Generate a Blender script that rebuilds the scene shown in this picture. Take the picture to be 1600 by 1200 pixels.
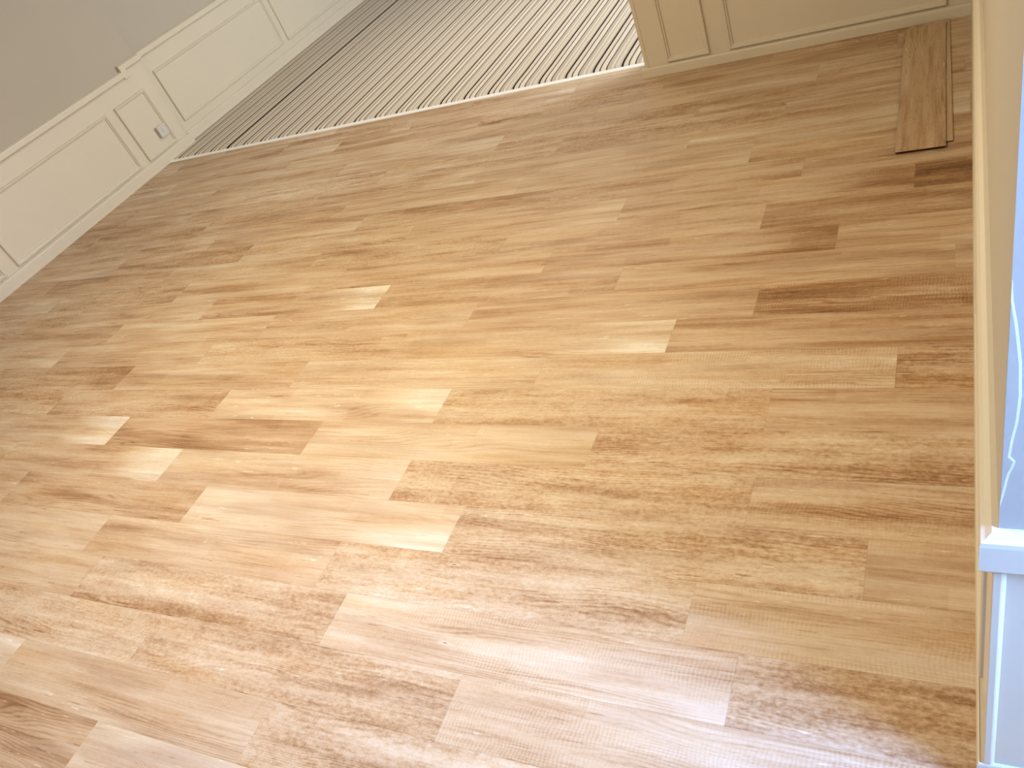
import bpy, bmesh, math, random
from mathutils import Matrix, Vector

for o in list(bpy.data.objects):
    bpy.data.objects.remove(o)
S = bpy.context.scene
C = S.collection

# ------------------------------------------------------------------ camera
cam_d = bpy.data.cameras.new('camera')
cam = bpy.data.objects.new('camera', cam_d)
C.objects.link(cam)
RX = Vector((0.8829, 0.3367, -0.3275)); DN = Vector((0.0055, -0.7042, -0.7100)); FW = Vector((-0.4697, 0.6251, -0.6235))
UP = -DN
m = Matrix((RX, UP, -FW)).transposed().to_4x4()
q = m.to_quaternion()
cam.rotation_mode = 'QUATERNION'
cam.location = (0, 0, 1.744)
cam.rotation_quaternion = q
cam_d.sensor_width = 36.0
cam_d.lens = 1242.14 / 1600 * 36
cam_d.shift_x = -43.2 / 1600
cam_d.shift_y = 28.4 / 1600
cam_d.clip_start = 0.02
cam_d.clip_end = 60
S.camera = cam

# ------------------------------------------------------------------ world and light
w = bpy.data.worlds.new('world'); S.world = w; w.use_nodes = True
w.node_tree.nodes['Background'].inputs[0].default_value = (0.55, 0.72, 1.0, 1)
w.node_tree.nodes['Background'].inputs[1].default_value = 0.6

def area(name, loc, aim, sx, sy, power, col, spread=180):
    d = bpy.data.lights.new(name, 'AREA'); d.shape = 'RECTANGLE'; d.size = sx; d.size_y = sy
    d.energy = power; d.color = col; d.spread = math.radians(spread)
    o = bpy.data.objects.new(name, d); C.objects.link(o); o.location = loc
    o.rotation_mode = 'QUATERNION'
    o.rotation_quaternion = (Vector(aim) - Vector(loc)).to_track_quat('-Z', 'Y')
    return o

WARM = (1.0, 0.85, 0.58)
COOL = (0.23, 0.43, 1.0)
area('bay_window_light', (1.27, 0.35, 1.50), (-1.6, 0.10, 0.0), 0.60, 1.3, 225, COOL)
area('far_window_light', (1.96, 7.4, 1.5), (-4.0, 7.9, 0.3), 2.8, 1.6, 470, (0.76, 0.86, 1.0))
area('ceiling_light_near', (-1.75, 1.42, 2.44), (-1.75, 1.42, 0), 0.7, 0.7, 65, WARM)
area('ceiling_light_left', (-3.5, 1.9, 2.44), (-3.5, 1.9, 0), 0.9, 0.9, 34, WARM)
area('ceiling_light_far', (-3.3, 6.0, 2.44), (-3.3, 6.0, 0), 0.9, 0.9, 30, (1.0, 0.90, 0.78))

vs = S.view_settings
S.display_settings.display_device = 'sRGB'
vs.view_transform = 'Standard'; vs.look = 'None'; vs.gamma = 1.0; vs.use_curve_mapping = False
vs.exposure = 0.0

# ------------------------------------------------------------------ helpers
def srgb(r, g, b):
    f = lambda c: (c / 255 / 12.92) if c / 255 <= 0.04045 else ((c / 255 + 0.055) / 1.055) ** 2.4
    return (f(r), f(g), f(b), 1)

def tag(o, label=None, cat=None, group=None, kind=None):
    if label: o['label'] = label
    if cat: o['category'] = cat
    if group: o['group'] = group
    if kind: o['kind'] = kind
    return o

def link(name, me, mats, parent=None):
    o = bpy.data.objects.new(name, me); C.objects.link(o)
    for mm in (mats if isinstance(mats, (list, tuple)) else [mats]):
        if mm.name not in [x.name for x in me.materials if x]:
            me.materials.append(mm)
    if parent: o.parent = parent
    return o

def mesh(name, V, F, fm=None):
    me = bpy.data.meshes.new(name); me.from_pydata([tuple(v) for v in V], [], F)
    if fm:
        for p, i in zip(me.polygons, fm): p.material_index = i
    bm = bmesh.new(); bm.from_mesh(me); bmesh.ops.recalc_face_normals(bm, faces=bm.faces); bm.to_mesh(me); bm.free()
    me.update(); return me

class MB:
    def __init__(s): s.V = []; s.F = []
    def add(s, V, F):
        k = len(s.V); s.V += [tuple(v) for v in V]; s.F += [tuple(i + k for i in f) for f in F]; return s
    def box(s, x0, x1, y0, y1, z0, z1, b=0.0):
        if b <= 0:
            V = [(x, y, z) for z in (z0, z1) for y in (y0, y1) for x in (x0, x1)]
            return s.add(V, [(0, 2, 3, 1), (4, 5, 7, 6), (0, 1, 5, 4), (2, 6, 7, 3), (0, 4, 6, 2), (1, 3, 7, 5)])
        bm = bmesh.new(); bmesh.ops.create_cube(bm, size=1)
        for v in bm.verts:
            v.co = ((x0 + x1) / 2 + v.co.x * (x1 - x0), (y0 + y1) / 2 + v.co.y * (y1 - y0), (z0 + z1) / 2 + v.co.z * (z1 - z0))
        bmesh.ops.bevel(bm, geom=list(bm.edges), offset=b, segments=2, profile=0.5, affect='EDGES')
        bm.verts.index_update()
        s.add([v.co[:] for v in bm.verts], [[v.index for v in f.verts] for f in bm.faces]); bm.free(); return s
    def sweep(s, path, prof, side=1, closed=False):
        """mitred sweep in plan: path [(x,y)], prof [(out,z)] closed loop, out to the left (side=1) of travel"""
        n = len(path); P = len(prof); rings = []
        for i in range(n):
            p = Vector(path[i])
            def nrm(a, b):
                d = (Vector(b) - Vector(a)).normalized(); return Vector((-d.y, d.x)) * side
            if closed: n1 = nrm(path[i - 1], path[i]); n2 = nrm(path[i], path[(i + 1) % n])
            else:
                n1 = nrm(path[i - 1], path[i]) if i else nrm(path[0], path[1])
                n2 = nrm(path[i], path[i + 1]) if i < n - 1 else n1
            b = (n1 + n2); b = b / (1 + n1.dot(n2))
            rings.append([(p.x + b.x * o, p.y + b.y * o, z) for o, z in prof])
        V = [v for r in rings for v in r]; F = []
        for i in range(n if closed else n - 1):
            j = (i + 1) % n
            for k in range(P):
                l = (k + 1) % P
                F.append((i * P + k, i * P + l, j * P + l, j * P + k))
        if not closed:
            F.append(tuple(range(P))); F.append(tuple((n - 1) * P + k for k in reversed(range(P))))
        return s.add(V, F)
    def frame(s, O, U, W, N, rect, prof):
        """picture-frame moulding on a wall: rect (u0,u1,w0,w1), prof [(inset,height)] open profile"""
        O, U, W, N = map(Vector, (O, U, W, N)); u0, u1, w0, w1 = rect; P = len(prof); V = []; F = []
        for (su, sw, u, v) in ((1, 1, u0, w0), (-1, 1, u1, w0), (-1, -1, u1, w1), (1, -1, u0, w1)):
            for (t, h) in prof:
                V.append(O + U * (u + su * t) + W * (v + sw * t) + N * h)
        for i in range(4):
            j = (i + 1) % 4
            for k in range(P - 1):
                F.append((i * P + k, i * P + k + 1, j * P + k + 1, j * P + k))
        return s.add(V, F)
    def build(s, name, mats, parent=None, smooth=False):
        me = mesh(name, s.V, s.F)
        if smooth:
            for p in me.polygons: p.use_smooth = True
        return link(name, me, mats, parent)

class NT:
    """small node helper"""
    def __init__(s, name):
        s.m = bpy.data.materials.new(name); s.m.use_nodes = True; s.t = s.m.node_tree
        s.b = s.t.nodes['Principled BSDF']
    def n(s, typ, **k):
        nd = s.t.nodes.new(typ)
        for a, v in k.items(): setattr(nd, a, v)
        return nd
    def put(s, sock, v):
        if isinstance(v, bpy.types.NodeSocket): s.t.links.new(v, sock)
        else: sock.default_value = v
    def math(s, op, a, b=None, c=None, clamp=False):
        nd = s.n('ShaderNodeMath', operation=op, use_clamp=clamp); s.put(nd.inputs[0], a)
        if b is not None: s.put(nd.inputs[1], b)
        if c is not None: s.put(nd.inputs[2], c)
        return nd.outputs[0]
    def xyz(s, x, y, z=0.0):
        nd = s.n('ShaderNodeCombineXYZ')
        for i, v in enumerate((x, y, z)): s.put(nd.inputs[i], v)
        return nd.outputs[0]
    def sep(s, v):
        nd = s.n('ShaderNodeSeparateXYZ'); s.put(nd.inputs[0], v); return nd.outputs
    def noise(s, vec, scale=1.0, detail=4.0, rough=0.55, dist=0.0):
        nd = s.n('ShaderNodeTexNoise'); s.put(nd.inputs['Vector'], vec); nd.inputs['Scale'].default_value = scale
        nd.inputs['Detail'].default_value = detail; nd.inputs['Roughness'].default_value = rough
        nd.inputs['Distortion'].default_value = dist; return nd.outputs[0]
    def ramp(s, f, stops, interp='LINEAR'):
        nd = s.n('ShaderNodeValToRGB'); s.put(nd.inputs[0], f); cr = nd.color_ramp; cr.interpolation = interp
        while len(cr.elements) < len(stops): cr.elements.new(0.5)
        for e, (p, c) in zip(cr.elements, stops):
            e.position = p; e.color = c if isinstance(c, tuple) else (c, c, c, 1)
        return nd.outputs[0]
    def mix(s, f, a, b, mode='MIX'):
        nd = s.n('ShaderNodeMix', data_type='RGBA', blend_type=mode); s.put(nd.inputs[0], f)
        s.put(nd.inputs[6], a); s.put(nd.inputs[7], b); return nd.outputs[2]
    def lin(s, f, a0, a1, b0=0.0, b1=1.0):
        nd = s.n('ShaderNodeMapRange'); s.put(nd.inputs[0], f)
        for i, v in zip((1, 2, 3, 4), (a0, a1, b0, b1)): s.put(nd.inputs[i], v)
        return nd.outputs[0]
    def attr(s, name):
        nd = s.n('ShaderNodeAttribute', attribute_type='OBJECT', attribute_name=name); return nd.outputs['Fac']
    def bump(s, h, strength, dist):
        nd = s.n('ShaderNodeBump'); nd.inputs['Strength'].default_value = strength; nd.inputs['Distance'].default_value = dist
        s.put(nd.inputs['Height'], h); s.put(s.b.inputs['Normal'], nd.outputs[0])

def paint(name, col, rough=0.45, spec=0.4, wob=0.5, scale=18):
    t = NT(name); tc = t.n('ShaderNodeTexCoord').outputs['Object']
    nz = t.noise(tc, 3.0, 3, 0.6)
    c2 = tuple(x * 0.94 for x in col[:3]) + (1,)
    t.put(t.b.inputs['Base Color'], t.mix(nz, col, c2))
    t.b.inputs['Roughness'].default_value = rough; t.b.inputs['Specular IOR Level'].default_value = spec
    t.bump(t.noise(tc, scale, 4, 0.5), 0.12 * wob, 0.004)
    return t.m

# ------------------------------------------------------------------ materials
M_CREAM = paint('cream_gloss_paint', srgb(214, 203, 180), 0.35, 0.45, 0.2)
M_UPPER = paint('pale_wall_paint', srgb(184, 174, 156), 0.8, 0.2, 1.0, 40)
M_WHITE = paint('ceiling_paint', srgb(206, 200, 188), 0.9, 0.2)
M_SOCKET = paint('white_plastic', srgb(206, 200, 190), 0.35, 0.5, 0.0)
M_FRAME = paint('window_frame_paint', srgb(238, 236, 230), 0.4, 0.4)

def plank_material():
    t = NT('wood_print_vinyl'); P = t.sep(t.n('ShaderNodeTexCoord').outputs['Object'])
    u, v = P[0], P[1]
    seed, tone, mot, hat, pend = (t.attr(a) for a in ('seed', 'tone', 'mottle', 'hatch', 'pale_end'))
    so = t.math('MULTIPLY', seed, 7.31)
    def st(su, sv, k=0.0):
        return t.xyz(t.math('MULTIPLY_ADD', u, su, so), t.math('MULTIPLY_ADD', v, sv, t.math('MULTIPLY', so, 1.7)), t.math('ADD', so, k))
    broad = t.noise(st(1.3, 15), 1, 3, 0.55)
    streak = t.noise(st(2.6, 52, 3), 1, 4, 0.6)
    fine = t.noise(st(6, 190, 5), 1, 4, 0.65)
    blot = t.noise(st(8.5, 25, 9), 1, 10, 0.78, 0.3)
    fleck = t.noise(st(55, 100, 11), 1, 5, 0.75)
    # printed blocks with hard ends inside each board
    row = t.math('FLOOR', t.math('DIVIDE', t.math('ADD', v, t.math('MULTIPLY', t.math('SUBTRACT', broad, 0.5), 0.02)), 0.0605))
    wn0 = t.n('ShaderNodeTexWhiteNoise', noise_dimensions='2D'); t.put(wn0.inputs['Vector'], t.xyz(row, seed))
    cellu = t.math('FLOOR', t.math('ADD', t.math('DIVIDE', u, 0.38), t.math('MULTIPLY', wn0.outputs[0], 3.0)))
    wn = t.n('ShaderNodeTexWhiteNoise', noise_dimensions='3D'); t.put(wn.inputs['Vector'], t.xyz(cellu, row, seed))
    block = wn.outputs[0]
    # value
    val = t.math('ADD', t.lin(broad, 0.25, 0.75, -0.20, 0.20), t.lin(streak, 0.25, 0.75, -0.10, 0.10))
    val = t.math('ADD', val, t.lin(block, 0, 1, -0.04, 0.04))
    mm = t.math('MULTIPLY', t.lin(blot, 0.32, 0.68, -0.16, 0.14), mot)
    val = t.math('ADD', val, mm)
    val = t.math('ADD', val, t.math('MULTIPLY', t.lin(fleck, 0.3, 0.7, -0.20, 0.18), t.math('ADD', t.math('MULTIPLY', mot, 0.8), 0.12)))
    # saw marks across the board
    hu = t.math('ADD', t.math('MULTIPLY', u, 2 * math.pi * 95), t.math('MULTIPLY', t.noise(st(5, 14, 2), 1, 3, 0.5), 22.0))
    saw = t.math('SINE', hu)
    hv = t.math('SINE', t.math('ADD', t.math('MULTIPLY', v, 2 * math.pi * 150), t.math('MULTIPLY', t.noise(st(12, 30, 7), 1, 2, 0.5), 8.0)))
    hm = t.lin(t.noise(st(2.2, 16, 17), 1, 3, 0.5), 0.42, 0.60, 0.0, 1.0)
    hh = t.math('MULTIPLY', t.math('MULTIPLY', hat, hm), t.math('ADD', t.math('MULTIPLY', saw, 0.05), t.math('MULTIPLY', hv, 0.022)))
    val = t.math('ADD', val, hh)
    chip = t.math('MULTIPLY', t.lin(t.noise(st(14, 95, 61), 1, 3, 0.6), 0.64, 0.70, 0, 1), t.lin(t.noise(st(1.3, 9, 63), 1, 2, 0.5), 0.5, 0.6, 0, 1))
    crack = t.math('MULTIPLY', t.lin(t.noise(st(7, 120, 65), 1, 3, 0.6), 0.36, 0.31, 0, 1), t.lin(t.noise(st(1.6, 10, 67), 1, 2, 0.5), 0.5, 0.58, 0, 1))
    val = t.math('ADD', val, t.math('SUBTRACT', t.math('MULTIPLY', chip, 0.34), t.math('MULTIPLY', crack, 0.26)))
    # cathedral grain lines
    g = t.math('ADD', t.math('MULTIPLY', v, 90.0), t.math('MULTIPLY', t.noise(st(1.1, 7, 21), 1, 2, 0.5), 16.0))
    g = t.math('POWER', t.math('ABSOLUTE', t.math('SINE', t.math('MULTIPLY', g, 3.1))), 5.0)
    gm = t.lin(t.noise(st(1.5, 9, 23), 1, 2, 0.5), 0.48, 0.62, 0.0, 1.0)
    grain = t.math('MULTIPLY', g, gm)
    val = t.math('SUBTRACT', val, t.math('MULTIPLY', grain, 0.13))
    val = t.math('SUBTRACT', val, t.lin(fine, 0.25, 0.75, 0.08, -0.08))
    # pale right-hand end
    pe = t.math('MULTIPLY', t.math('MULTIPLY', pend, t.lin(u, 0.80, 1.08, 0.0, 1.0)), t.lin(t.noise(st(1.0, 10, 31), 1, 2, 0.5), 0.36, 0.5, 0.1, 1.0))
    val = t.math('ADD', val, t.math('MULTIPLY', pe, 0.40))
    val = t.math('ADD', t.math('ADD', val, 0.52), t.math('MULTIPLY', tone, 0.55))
    col = t.ramp(val, [(0.0, srgb(108, 74, 48)), (0.25, srgb(158, 121, 84)), (0.46, srgb(190, 161, 128)), (0.66, srgb(206, 185, 157)), (0.86, srgb(216, 202, 180)), (1.0, srgb(227, 219, 204))])
    # hue drift towards grey mauve / amber
    hue = t.noise(st(1.8, 12, 41), 1, 2, 0.5)
    col = t.mix(t.lin(hue, 0.52, 0.72, 0, 0.55), col, t.mix(1.0, col, srgb(218, 204, 200), 'MULTIPLY'))
    col = t.mix(t.lin(hue, 0.46, 0.28, 0, 0.3), col, t.mix(1.0, col, srgb(250, 226, 178), 'MULTIPLY'))
    # knots
    vo = t.n('ShaderNodeTexVoronoi'); t.put(vo.inputs['Vector'], st(2.0, 9.0, 51)); vo.inputs['Scale'].default_value = 1.0
    kd = vo.outputs['Distance']
    col = t.mix(t.lin(kd, 0.07, 0.0, 0, 0.45), col, srgb(240, 230, 212))
    col = t.mix(t.lin(kd, 0.022, 0.012, 0, 0.8), col, srgb(92, 68, 50))
    t.put(t.b.inputs['Base Color'], col)
    t.put(t.b.inputs['Roughness'], t.lin(fleck, 0.3, 0.7, 0.40, 0.52))
    t.b.inputs['Specular IOR Level'].default_value = 0.35
    hgt = t.math('ADD', t.math('ADD', t.math('MULTIPLY', hh, 2.0), t.math('MULTIPLY', grain, -0.5)), t.math('MULTIPLY', fleck, 0.5))
    t.bump(hgt, 0.35, 0.0012)
    return t.m
M_PLANK = plank_material()
M_EDGE = paint('black_vinyl_backing', srgb(34, 28, 26), 0.7, 0.2)
M_SCREED = paint('grey_screed', srgb(120, 108, 94), 0.9, 0.2)

def carpet_material():
    t = NT('striped_carpet_pile'); P = t.sep(t.n('ShaderNodeTexCoord').outputs['Object'])
    x, y = P[0], P[1]   # object origin sits on a dark stripe at the threshold
    bend = t.math('MULTIPLY', t.math('POWER', t.lin(y, 0.14, 0.0, 0, 1), 2.0), 0.014)
    wob = t.math('MULTIPLY', t.math('SUBTRACT', t.noise(t.xyz(t.math('MULTIPLY', x, 1.5), t.math('MULTIPLY', y, 5.0)), 1, 2, 0.5), 0.5), 0.006)
    xx = t.math('ADD', t.math('SUBTRACT', x, bend), wob)
    fr = t.math('FRACT', t.math('ADD', t.math('DIVIDE', xx, 0.1925), 0.045))
    cr = srgb(238, 228, 214); gy = srgb(202, 192, 174); br = srgb(84, 66, 50); dk = srgb(50, 38, 26); pk = srgb(228, 216, 198)
    stops = [(0.0, dk), (0.075, pk), (0.235, br), (0.285, cr), (0.465, br), (0.51, gy), (0.66, cr), (0.73, gy), (0.80, pk), (0.93, gy)]
    col = t.ramp(fr, stops, 'CONSTANT')
    idx = t.math('FLOOR', t.math('ADD', t.math('DIVIDE', xx, 0.1925), 0.045))
    special = t.math('COMPARE', idx, -18.0, 0.4)
    col = t.mix(t.math('MULTIPLY', special, t.math('LESS_THAN', fr, 0.16)), col, srgb(30, 22, 14))
    fz = t.noise(t.xyz(t.math('MULTIPLY', x, 260.0), t.math('MULTIPLY', y, 160.0)), 1, 3, 0.7)
    col = t.mix(t.lin(fz, 0.3, 0.7, 0.3, 0.0), col, t.mix(1.0, col, srgb(180, 170, 156), 'MULTIPLY'))
    t.put(t.b.inputs['Base Color'], col); t.b.inputs['Roughness'].default_value = 0.95; t.b.inputs['Specular IOR Level'].default_value = 0.1
    rib = t.math('ABSOLUTE', t.math('SINE', t.math('MULTIPLY', xx, math.pi / 0.0096)))
    t.bump(t.math('ADD', rib, fz), 0.6, 0.003)
    return t.m
M_CARPET = carpet_material()

t = NT('brushed_metal'); t.b.inputs['Base Color'].default_value = srgb(250, 250, 250); t.b.inputs['Metallic'].default_value = 0.0
t.b.inputs['Roughness'].default_value = 0.35; M_METAL = t.m
t = NT('clear_glass'); t.b.inputs['Base Color'].default_value = (1, 1, 1, 1); t.b.inputs['Roughness'].default_value = 0.02
t.b.inputs['Transmission Weight'].default_value = 1.0; M_GLASS = t.m

# ------------------------------------------------------------------ dimensions
K = 1.09
W = 0.1655 * K            # board width
L = 1.10 * K              # board length
Y0 = 0.839 * K            # a row line
XL, XLF = -5.994, -6.064  # left wall, near part and part beyond the opening
XR = 0.042                # right wall
YC = 0.73                 # corner where right wall turns
YF = 4.44                 # wall facing the camera
XB, YB = 1.30, -2.20      # bay window wall, back wall
XO = -1.62                # free end of the facing wall
YT = 4.625                # threshold
YE, H = 10.5, 2.5

# ------------------------------------------------------------------ floor
mb = MB().box(XL - .1, XR + .1, YB, YF, -0.06, -0.0055).box(XL - .1, XO + .02, YF, YT, -0.06, -0.0055).box(XR + .1, XB, YB, YC, -0.06, -0.0055)
floor = mb.build('floor', M_SCREED); tag(floor, kind='structure')

def board_mesh(x0, x1, y0, y1, h=0.005, name='plank'):
    c = 0.0003; g = 0.00006
    x0 += g; x1 -= g; y0 += g; y1 -= g
    V = [(x0, y0, -h), (x1, y0, -h), (x1, y1, -h), (x0, y1, -h), (x0, y0, -c), (x1, y0, -c), (x1, y1, -c), (x0, y1, -c),
         (x0 + c, y0 + c, 0), (x1 - c, y0 + c, 0), (x1 - c, y1 - c, 0), (x0 + c, y1 - c, 0)]
    F = [(3, 2, 1, 0), (8, 9, 10, 11)]
    for a in range(4):
        b = (a + 1) % 4
        F += [(a, b, b + 4, a + 4), (a + 4, b + 4, b + 8, a + 8)]
    return mesh(name, V, F)

def prop(o, seed, tone=0.0, mottle=0.2, hatch=0.0, pale_end=0.0):
    o['seed'] = float(seed); o['tone'] = float(tone); o['mottle'] = float(mottle); o['hatch'] = float(hatch); o['pale_end'] = float(pale_end)

full = board_mesh(0, L, 0, W)
full.materials.append(M_PLANK)
# end-joint position per row, read off the photograph (unit: metres / K)
JX = {-9: -0.3, -8: -0.75, -7: -0.15, -6: -0.9, -5: -0.35, -4: -1.01, -3: -0.467, -2: -1.06, -1: -0.425, 0: -0.555, 1: -0.188, 2: -0.472, 3: -0.96,
      4: -0.477, 5: -0.16, 6: -0.84, 7: -0.59, 8: -1.122, 9: -0.376, 10: -0.648, 11: -0.152, 12: -0.548, 13: -0.775,
      14: -1.08, 15: -0.69, 16: 0.0, 17: -0.587, 18: -0.265, 19: -0.83, 20: -0.45}
# boards whose look can be read; dark ones by the right wall mix print with painted-in shade: (row, number of lengths left of the row's joint; 0 = the board right of it) -> tone, mottle, hatch, pale end, seed
LOOK = {(-4, 2): (-.08, .1, 0, 0), (-4, 1): (.30, .3, 1, 0), (-4, 0): (.2, .5, .6, 0), (-3, 2): (.02, .2, .6, 0), (-3, 1): (.0, .9, .4, 0), (-3, 0): (.1, .8, .5, 0),
        (-2, 3): (.2, .2, .3, 0), (-2, 2): (.12, .9, 0, 0), (-2, 1): (-.02, .9, .2, 0), (-2, 0): (-.02, .3, 1, 0),
        (-1, 3): (.05, .3, 0, 0), (-1, 2): (.02, .9, .2, 0), (-1, 1): (.14, .3, 1, 0), (-1, 0): (-.02, 1, .2, 0),
        (0, 3): (.12, .2, 0, 0), (0, 2): (.06, .2, 0, 0), (0, 1): (.04, 1, 0, 0), (0, 0): (.10, .3, .9, 0),
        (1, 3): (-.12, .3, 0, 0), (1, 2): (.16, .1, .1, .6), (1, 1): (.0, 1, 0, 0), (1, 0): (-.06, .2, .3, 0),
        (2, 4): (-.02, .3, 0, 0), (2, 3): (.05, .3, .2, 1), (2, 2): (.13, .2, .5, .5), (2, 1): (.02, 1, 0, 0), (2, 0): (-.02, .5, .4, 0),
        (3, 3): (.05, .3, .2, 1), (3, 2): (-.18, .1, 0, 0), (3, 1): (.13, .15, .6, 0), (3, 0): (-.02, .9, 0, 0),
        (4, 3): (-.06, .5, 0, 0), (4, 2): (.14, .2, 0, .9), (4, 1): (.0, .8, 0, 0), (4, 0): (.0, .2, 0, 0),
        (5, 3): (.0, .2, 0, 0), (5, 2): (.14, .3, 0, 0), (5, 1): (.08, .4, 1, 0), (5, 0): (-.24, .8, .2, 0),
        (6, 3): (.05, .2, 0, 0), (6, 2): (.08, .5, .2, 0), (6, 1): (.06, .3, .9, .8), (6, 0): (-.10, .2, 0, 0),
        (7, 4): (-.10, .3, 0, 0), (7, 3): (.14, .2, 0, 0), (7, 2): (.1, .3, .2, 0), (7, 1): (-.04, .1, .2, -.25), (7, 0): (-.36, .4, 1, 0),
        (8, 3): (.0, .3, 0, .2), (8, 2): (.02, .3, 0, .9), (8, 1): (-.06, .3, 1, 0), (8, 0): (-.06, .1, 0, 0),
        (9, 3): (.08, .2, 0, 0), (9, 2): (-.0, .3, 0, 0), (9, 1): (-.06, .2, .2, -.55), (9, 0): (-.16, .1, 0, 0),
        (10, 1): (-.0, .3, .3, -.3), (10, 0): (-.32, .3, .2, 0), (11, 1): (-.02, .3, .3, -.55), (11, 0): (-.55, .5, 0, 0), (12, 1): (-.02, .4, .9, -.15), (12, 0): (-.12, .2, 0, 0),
        (13, 1): (.10, .3, .6, 0), (13, 0): (-.06, .4, 0, 0)}
rnd = random.Random(11)
for k in range(-9, 21):
    y0 = Y0 + k * W; y1 = min(y0 + W, YT)
    xmax = XR - 0.002 if y0 + 0.02 >= YC else XB
    n = -2
    while True:
        xr = JX[k] * K - (n - 0) * L + L      # right end of board n (n = 0 is the one right of the joint)
        xl = xr - L
        if xr < XL: break
        a, b = max(xl, XL + 0.001), min(xr, xmax)
        if b - a > 0.002 and a < xmax:
            yy1 = y1
            if k == 19 and a >= XO: yy1 = YF
            if k == 20 and a > XO - 0.02: n += 1; continue
            if k == 20: b = min(b, XO + 0.0)
            if b - a > L - 1e-4 and abs(yy1 - y0 - W) < 1e-6: me = full
            else: me = board_mesh(a - xl, b - xl, 0, yy1 - y0)
            o = link('plank', me, M_PLANK, floor); o.location = (xl, y0, 0)
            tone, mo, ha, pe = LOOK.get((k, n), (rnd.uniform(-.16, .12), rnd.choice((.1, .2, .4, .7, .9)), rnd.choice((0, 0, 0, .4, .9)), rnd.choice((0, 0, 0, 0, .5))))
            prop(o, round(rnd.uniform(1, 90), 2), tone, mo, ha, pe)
        n += 1
mb = MB()
for k in range(-17, -9):
    for x in range(6):
        mb.box(XL + .001 + x * 1.21 + 0.0, XL + x * 1.21 + 1.2095, Y0 + k * W + .0002, Y0 + (k + 1) * W - .0002, -0.005, 0)
o = mb.build('plank', M_PLANK, floor); prop(o, 5, 0, .4, .2, 0); tag(o, kind='stuff')

# ------------------------------------------------------------------ carpet and threshold
cx0, cy0 = -1.858, YT + 0.0205
V = []; F = []
ys = [0, .01, .03, .06, YF + .215 - cy0 if YF + .215 > YT + .09 else .10, .30, .31, YE - .02 - cy0]; zs = [0.002, .006, .008, .008, .007, .007, .007, .007]
for yy, zz in zip(ys, zs):
    lx = XL + .022 if yy < .305 else XLF + .022
    rx = XO - .03 if yy < .05 else 1.985
    V += [(lx - cx0, yy, zz), (rx - cx0, yy, zz)]
for i in range(len(ys) - 1): F.append((2 * i, 2 * i + 1, 2 * i + 3, 2 * i + 2))
carpet = link('striped_carpet', mesh('striped_carpet', V, F), M_CARPET); carpet.location = (cx0, cy0, 0)
tag(carpet, 'cream and dark brown striped carpet beyond the silver threshold strip', 'carpet')

y = YT
prof = [(-.018, 0), (-.014, .0035), (-.006, .006), (.006, .007), (.014, .0065), (.020, .0065), (.020, -.004), (-.018, -.0)]
mb = MB(); V = []; F = []; P = len(prof)
for xx in (XL + .002, XO + .012):
    for (a, z) in prof: V.append((xx, y + a, z + .0003))
for i in range(P): F.append((i, (i + 1) % P, P + (i + 1) % P, P + i))
F += [tuple(range(P)), tuple(P + i for i in reversed(range(P)))]
mb.add(V, F); th = mb.build('threshold_strip', M_METAL)
tag(th, 'silver metal threshold strip between wood planks and striped carpet', 'threshold strip')

# ------------------------------------------------------------------ walls
SK = lambda h, d: [(0, 0), (d, 0), (d, h - .014), (d * .96, h - .006), (d * .80, h - .001), (d * .62, h), (d * .45, h - .003), (0, h - .004)]
RAIL = lambda z0, z1, d: [(0, z0), (d * .45, z0), (d * .55, z0 + .008), (d * .85, z0 + .012), (d, z0 + .018), (d, z1 - .016), (d * .93, z1 - .008), (d * .7, z1 - .006), (d * .35, z1), (0, z1)]
BEAD = [(0, 0), (0.001, .010), (.005, .016), (.012, .016), (.016, .009), (.023, .008), (.027, .0)]

# left wall
mb = MB().box(XL - .25, XL, YB, 4.937, -.05, H).box(XL - .25, XLF, 4.937, YE, -.05, H)
wl = mb.build('wall_left', M_UPPER); tag(wl, kind='structure')
mb = MB().box(XL, XL + .006, YB, 4.940, 0, .70).box(XL, XL + .006, 4.72, 4.940, .70, .745).box(XLF, XLF + .006, 4.937, YE, 0, .76)
mb.build('wainscot_board', M_CREAM, wl)
fx = XL + .006
for (a, b, z0, z1) in ((-1.9, -.55, .10, .57), (-.43, .0, .10, .57), (.12, 1.40, .10, .57), (1.52, 2.88, .10, .565), (2.99, 4.36, .10, .565), (4.455, 4.82, .098, .565)):
    MB().frame((fx, 0, 0), (0, 1, 0), (0, 0, 1), (1, 0, 0), (a, b, z0, z1), BEAD).build('panel_moulding', M_CREAM, wl)
fx2 = XLF + .006
for (a, b) in ((5.06, 6.685), (6.765, 8.40), (8.48, 10.1)):
    MB().frame((fx2, 0, 0), (0, 1, 0), (0, 0, 1), (1, 0, 0), (a, b, .158, .615), BEAD).build('panel_moulding', M_CREAM, wl)
mb = MB()
mb.sweep([(fx - .006, 4.715), (fx - .006, YB)], RAIL(.688, .752, .030), 1)
mb.box(fx - .006, fx + .0235, 4.712, 4.768, .690, .789, .003)
mb.sweep([(XLF, YE), (XLF, 4.937), (XL, 4.937), (XL, 4.715)][0:1] + [(XLF, 4.9371), (XL, 4.9371), (XL, 4.714)], RAIL(.735, .797, .030), 1)
mb.build('dado_rail', M_CREAM, wl)

mb = MB().sweep([(XLF, YE), (XLF, 4.945), (XL, 4.945), (XL, YB)], SK(.088, .025), 1)
bl = mb.build('baseboard_left', M_CREAM); tag(bl, kind='structure')

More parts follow.
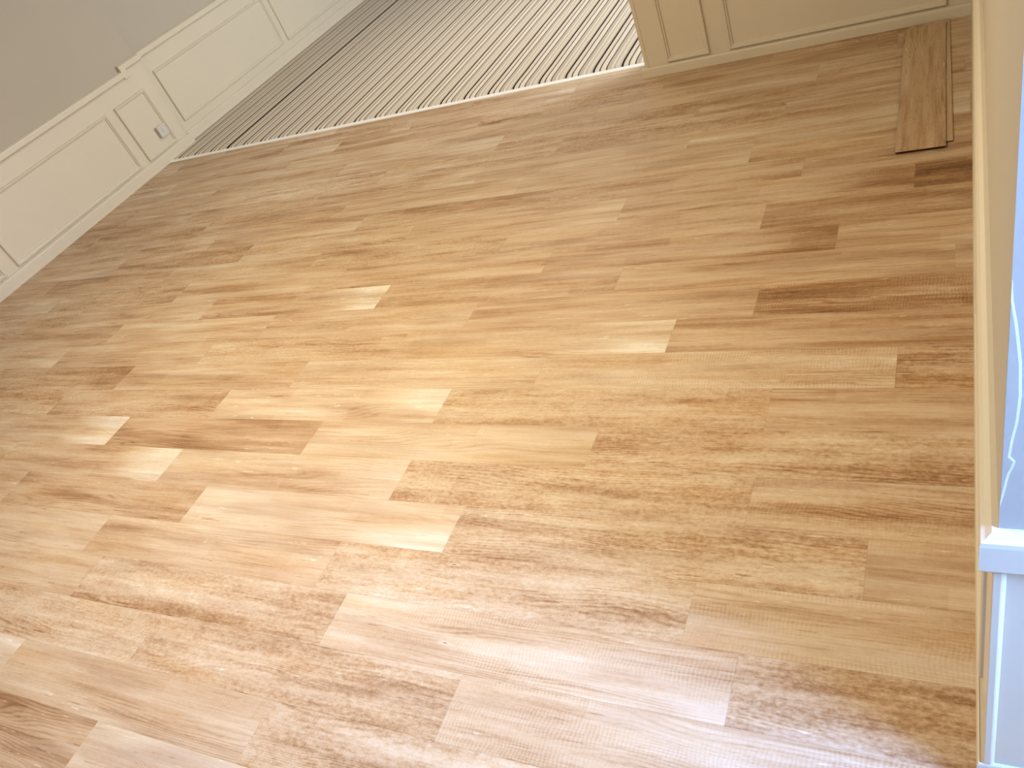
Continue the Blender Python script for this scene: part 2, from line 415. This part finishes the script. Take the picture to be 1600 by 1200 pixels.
# wall facing the camera
mb = MB().box(XO, XR + .2, YF, YF + .20, -.05, H)
wf = mb.build('wall_back', M_UPPER); tag(wf, kind='structure')
MB().box(XO - .002, XR, YF - .006, YF, 0, .76).build('wainscot_board', M_CREAM, wf)
MB().box(XO - .006, XO + .016, YF - .009, YF + .205, 0, .76, .003).build('corner_bead', M_CREAM, wf)
for (a, b) in ((-1.492, -1.242), (-1.137, -.075)):
    MB().frame((0, YF - .006, 0), (1, 0, 0), (0, 0, 1), (0, -1, 0), (a, b, .062, .60), BEAD).build('panel_moulding', M_CREAM, wf)
MB().sweep([(XR, YF), (XO, YF)], RAIL(.72, .79, .024), 1).build('dado_rail', M_CREAM, wf)
mb = MB().sweep([(XR, YF - .004), (XO - .004, YF - .004), (XO - .004, YF + .2)], SK(.054, .024), 1)
bb = mb.build('baseboard_back', M_CREAM); tag(bb, kind='structure')

# right wall and the face that turns away at its near corner
mb = MB().add([(XR, YC, -.05), (XR, YF, -.05), (XR + .2, YF, -.05), (XR + .2, YC + .2, -.05), (XB, YC + .2, -.05), (XB, YC, -.05),
               (XR, YC, H), (XR, YF, H), (XR + .2, YF, H), (XR + .2, YC + .2, H), (XB, YC + .2, H), (XB, YC, H)],
              [(0, 1, 7, 6), (1, 2, 8, 7), (2, 3, 9, 8), (3, 4, 10, 9), (4, 5, 11, 10), (5, 0, 6, 11), (6, 7, 8, 9, 10, 11), (5, 4, 3, 2, 1, 0)])
wr = mb.build('wall_right', M_UPPER); tag(wr, kind='structure')
MB().sweep([(XR, YF - .006), (XR, YC), (XB, YC)], [(0, 0), (.005, 0), (.005, .76), (0, .76)], -1).build('wainscot_board', M_CREAM, wr)
for (a, b) in ((.86, 1.95), (2.06, 3.15), (3.26, 4.32)):
    MB().frame((XR - .005, 0, 0), (0, 1, 0), (0, 0, 1), (-1, 0, 0), (a, b, .15, .66), [(t_, h_ * .5) for t_, h_ in BEAD]).build('panel_moulding', M_CREAM, wr)
MB().sweep([(XR, YF - .01), (XR, YC), (XB, YC)], RAIL(.705, .790, .022), -1).build('dado_rail', M_CREAM, wr)
bv = [(.037, YC - .005), (.037, YC - .011), (.0385, YC - .0125), (.0475, YC - .0125), (.0500, YC - .0115), (.0545, YC - .005)]
MB().add([(x, y_, z) for z in (.099, .707) for x, y_ in bv], [tuple(range(6)), tuple(range(11, 5, -1))] + [(i, (i + 1) % 6, 6 + (i + 1) % 6, 6 + i) for i in range(6)]).build('corner_bead', M_CREAM, wr)
# torn lining paper standing off the plaster beside the corner
pts = [(.0425, 1.19), (.0445, 1.165), (.0500, 1.13), (.0555, 1.08), (.0575, 1.03), (.0560, .99), (.0520, .955), (.0505, .93), (.0560, .922), (.0545, .912), (.0510, .90), (.0490, .885), (.0470, .865), (.0440, .845), (.0425, .835)]
n = len(pts)
V = [(max(x - .0030, .0422), YC - .0012, z) for x, z in pts] + [(x, YC - .0001, z) for x, z in pts]
F = [tuple(range(n)), tuple(n + i for i in reversed(range(n)))] + [(i, (i + 1) % n, n + (i + 1) % n, n + i) for i in range(n)]
link('torn_paper_edge', mesh('torn_paper_edge', V, F), M_UPPER, wr)
mb = MB().sweep([(XR - .005, YF - .02), (XR - .005, YC - .005), (XB, YC - .005)], SK(.100, .010), -1)
br = mb.build('baseboard_right', M_CREAM); tag(br, kind='structure')

# bay wall with window (behind the camera's right shoulder)
wy0, wy1, wz0, wz1 = -.25, .69, .75, 2.25
mb = MB().box(XB, XB + .2, YB, wy0, -.05, H).box(XB, XB + .2, wy1, YC + .2, -.05, H).box(XB, XB + .2, wy0, wy1, -.05, wz0).box(XB, XB + .2, wy0, wy1, wz1, H)
o = mb.build('wall_bay', M_UPPER); tag(o, kind='structure')
mb = MB()
for a, b, c, d in ((wy0, wy0 + .05, wz0, wz1), (wy1 - .05, wy1, wz0, wz1), (wy0, wy1, wz0, wz0 + .05), (wy0, wy1, wz1 - .05, wz1), (.195, .245, wz0, wz1)):
    mb.box(XB + .08, XB + .14, a, b, c, d, .004)
wi = mb.build('window_1', M_FRAME); tag(wi, kind='structure')
MB().box(XB - .03, XB + .08, wy0 - .04, wy1 + .04, wz0 - .03, wz0, .004).build('window_sill', M_FRAME, wi)
MB().box(XB + .108, XB + .112, wy0 + .05, wy1 - .05, wz0 + .05, wz1 - .05).build('pane', M_GLASS, wi)

o = MB().box(XL - .25, XB + .2, YB - .2, YB, -.05, H).build('wall_front', M_UPPER); tag(o, kind='structure')
# far room
o = MB().box(2.0, 2.2, YF, YE, -.05, H).box(XR + .2, 2.0, YF, YF + .2, -.05, H).build('wall_far_right', M_UPPER); tag(o, kind='structure')
mb = MB().box(XL - .25, -5.3, YE, YE + .2, -.05, H).box(-1.5, 2.2, YE, YE + .2, -.05, H).box(-5.3, -1.5, YE, YE + .2, -.05, .7).box(-5.3, -1.5, YE, YE + .2, 2.3, H)
o = mb.build('wall_far', M_UPPER); tag(o, kind='structure')
mb = MB()
for a, b, c, d in ((-5.3, -5.24, .7, 2.3), (-1.56, -1.5, .7, 2.3), (-5.3, -1.5, .7, .76), (-5.3, -1.5, 2.24, 2.3), (-4.03, -3.97, .7, 2.3), (-2.83, -2.77, .7, 2.3)):
    mb.box(a, b, YE + .06, YE + .12, c, d, .004)
o = mb.build('window_2', M_FRAME); tag(o, kind='structure')
o = MB().box(XL - .25, 2.2, YB - .2, YE + .2, H, H + .1).build('ceiling', M_WHITE); tag(o, kind='structure')

# ------------------------------------------------------------------ small things
# surface socket low on the small left panel
sx = fx
sock = bpy.data.objects.new('wall_socket', None); C.objects.link(sock); sock.location = (sx, 4.735, .235)
tag(sock, 'small white surface-mounted box socket low on the small left wall panel', 'socket')
MB().box(.0, .022, -.047, .040, -.043, .043, .004).build('back_box', M_SOCKET, sock)
MB().box(.022, .030, -.050, .043, -.046, .046, .003).build('faceplate', M_SOCKET, sock)
MB().box(.030, .0335, -.012, .006, -.014, .014, .0015).build('rocker', M_SOCKET, sock)

# two loose boards in the corner, one lying on the other
def loose(name, cx, cy, z, rot, seed, tone, label):
    me = board_mesh(0, L, -W / 2, W / 2, name='loose_plank')
    me.materials.append(M_PLANK); me.materials.append(M_EDGE)
    for p in me.polygons:
        if p.normal.z < 0.3: p.material_index = 1
    o = bpy.data.objects.new(name, me); C.objects.link(o)
    o.location = (cx, cy, z); o.rotation_euler = (0, 0, rot)
    prop(o, seed, tone, .25, .2, 0); tag(o, label, 'plank', 'loose boards in the corner')
    return o
loose('loose_plank', -.128, 3.205, .0052, math.radians(91.3), 31.4, -.16, 'loose wood plank underneath, its right edge showing beside the upper loose plank')
loose('loose_plank', -.153, 3.160, .0108, math.radians(90.9), 47.9, -.08, 'upper loose wood plank lying crosswise in the corner with dark near end')
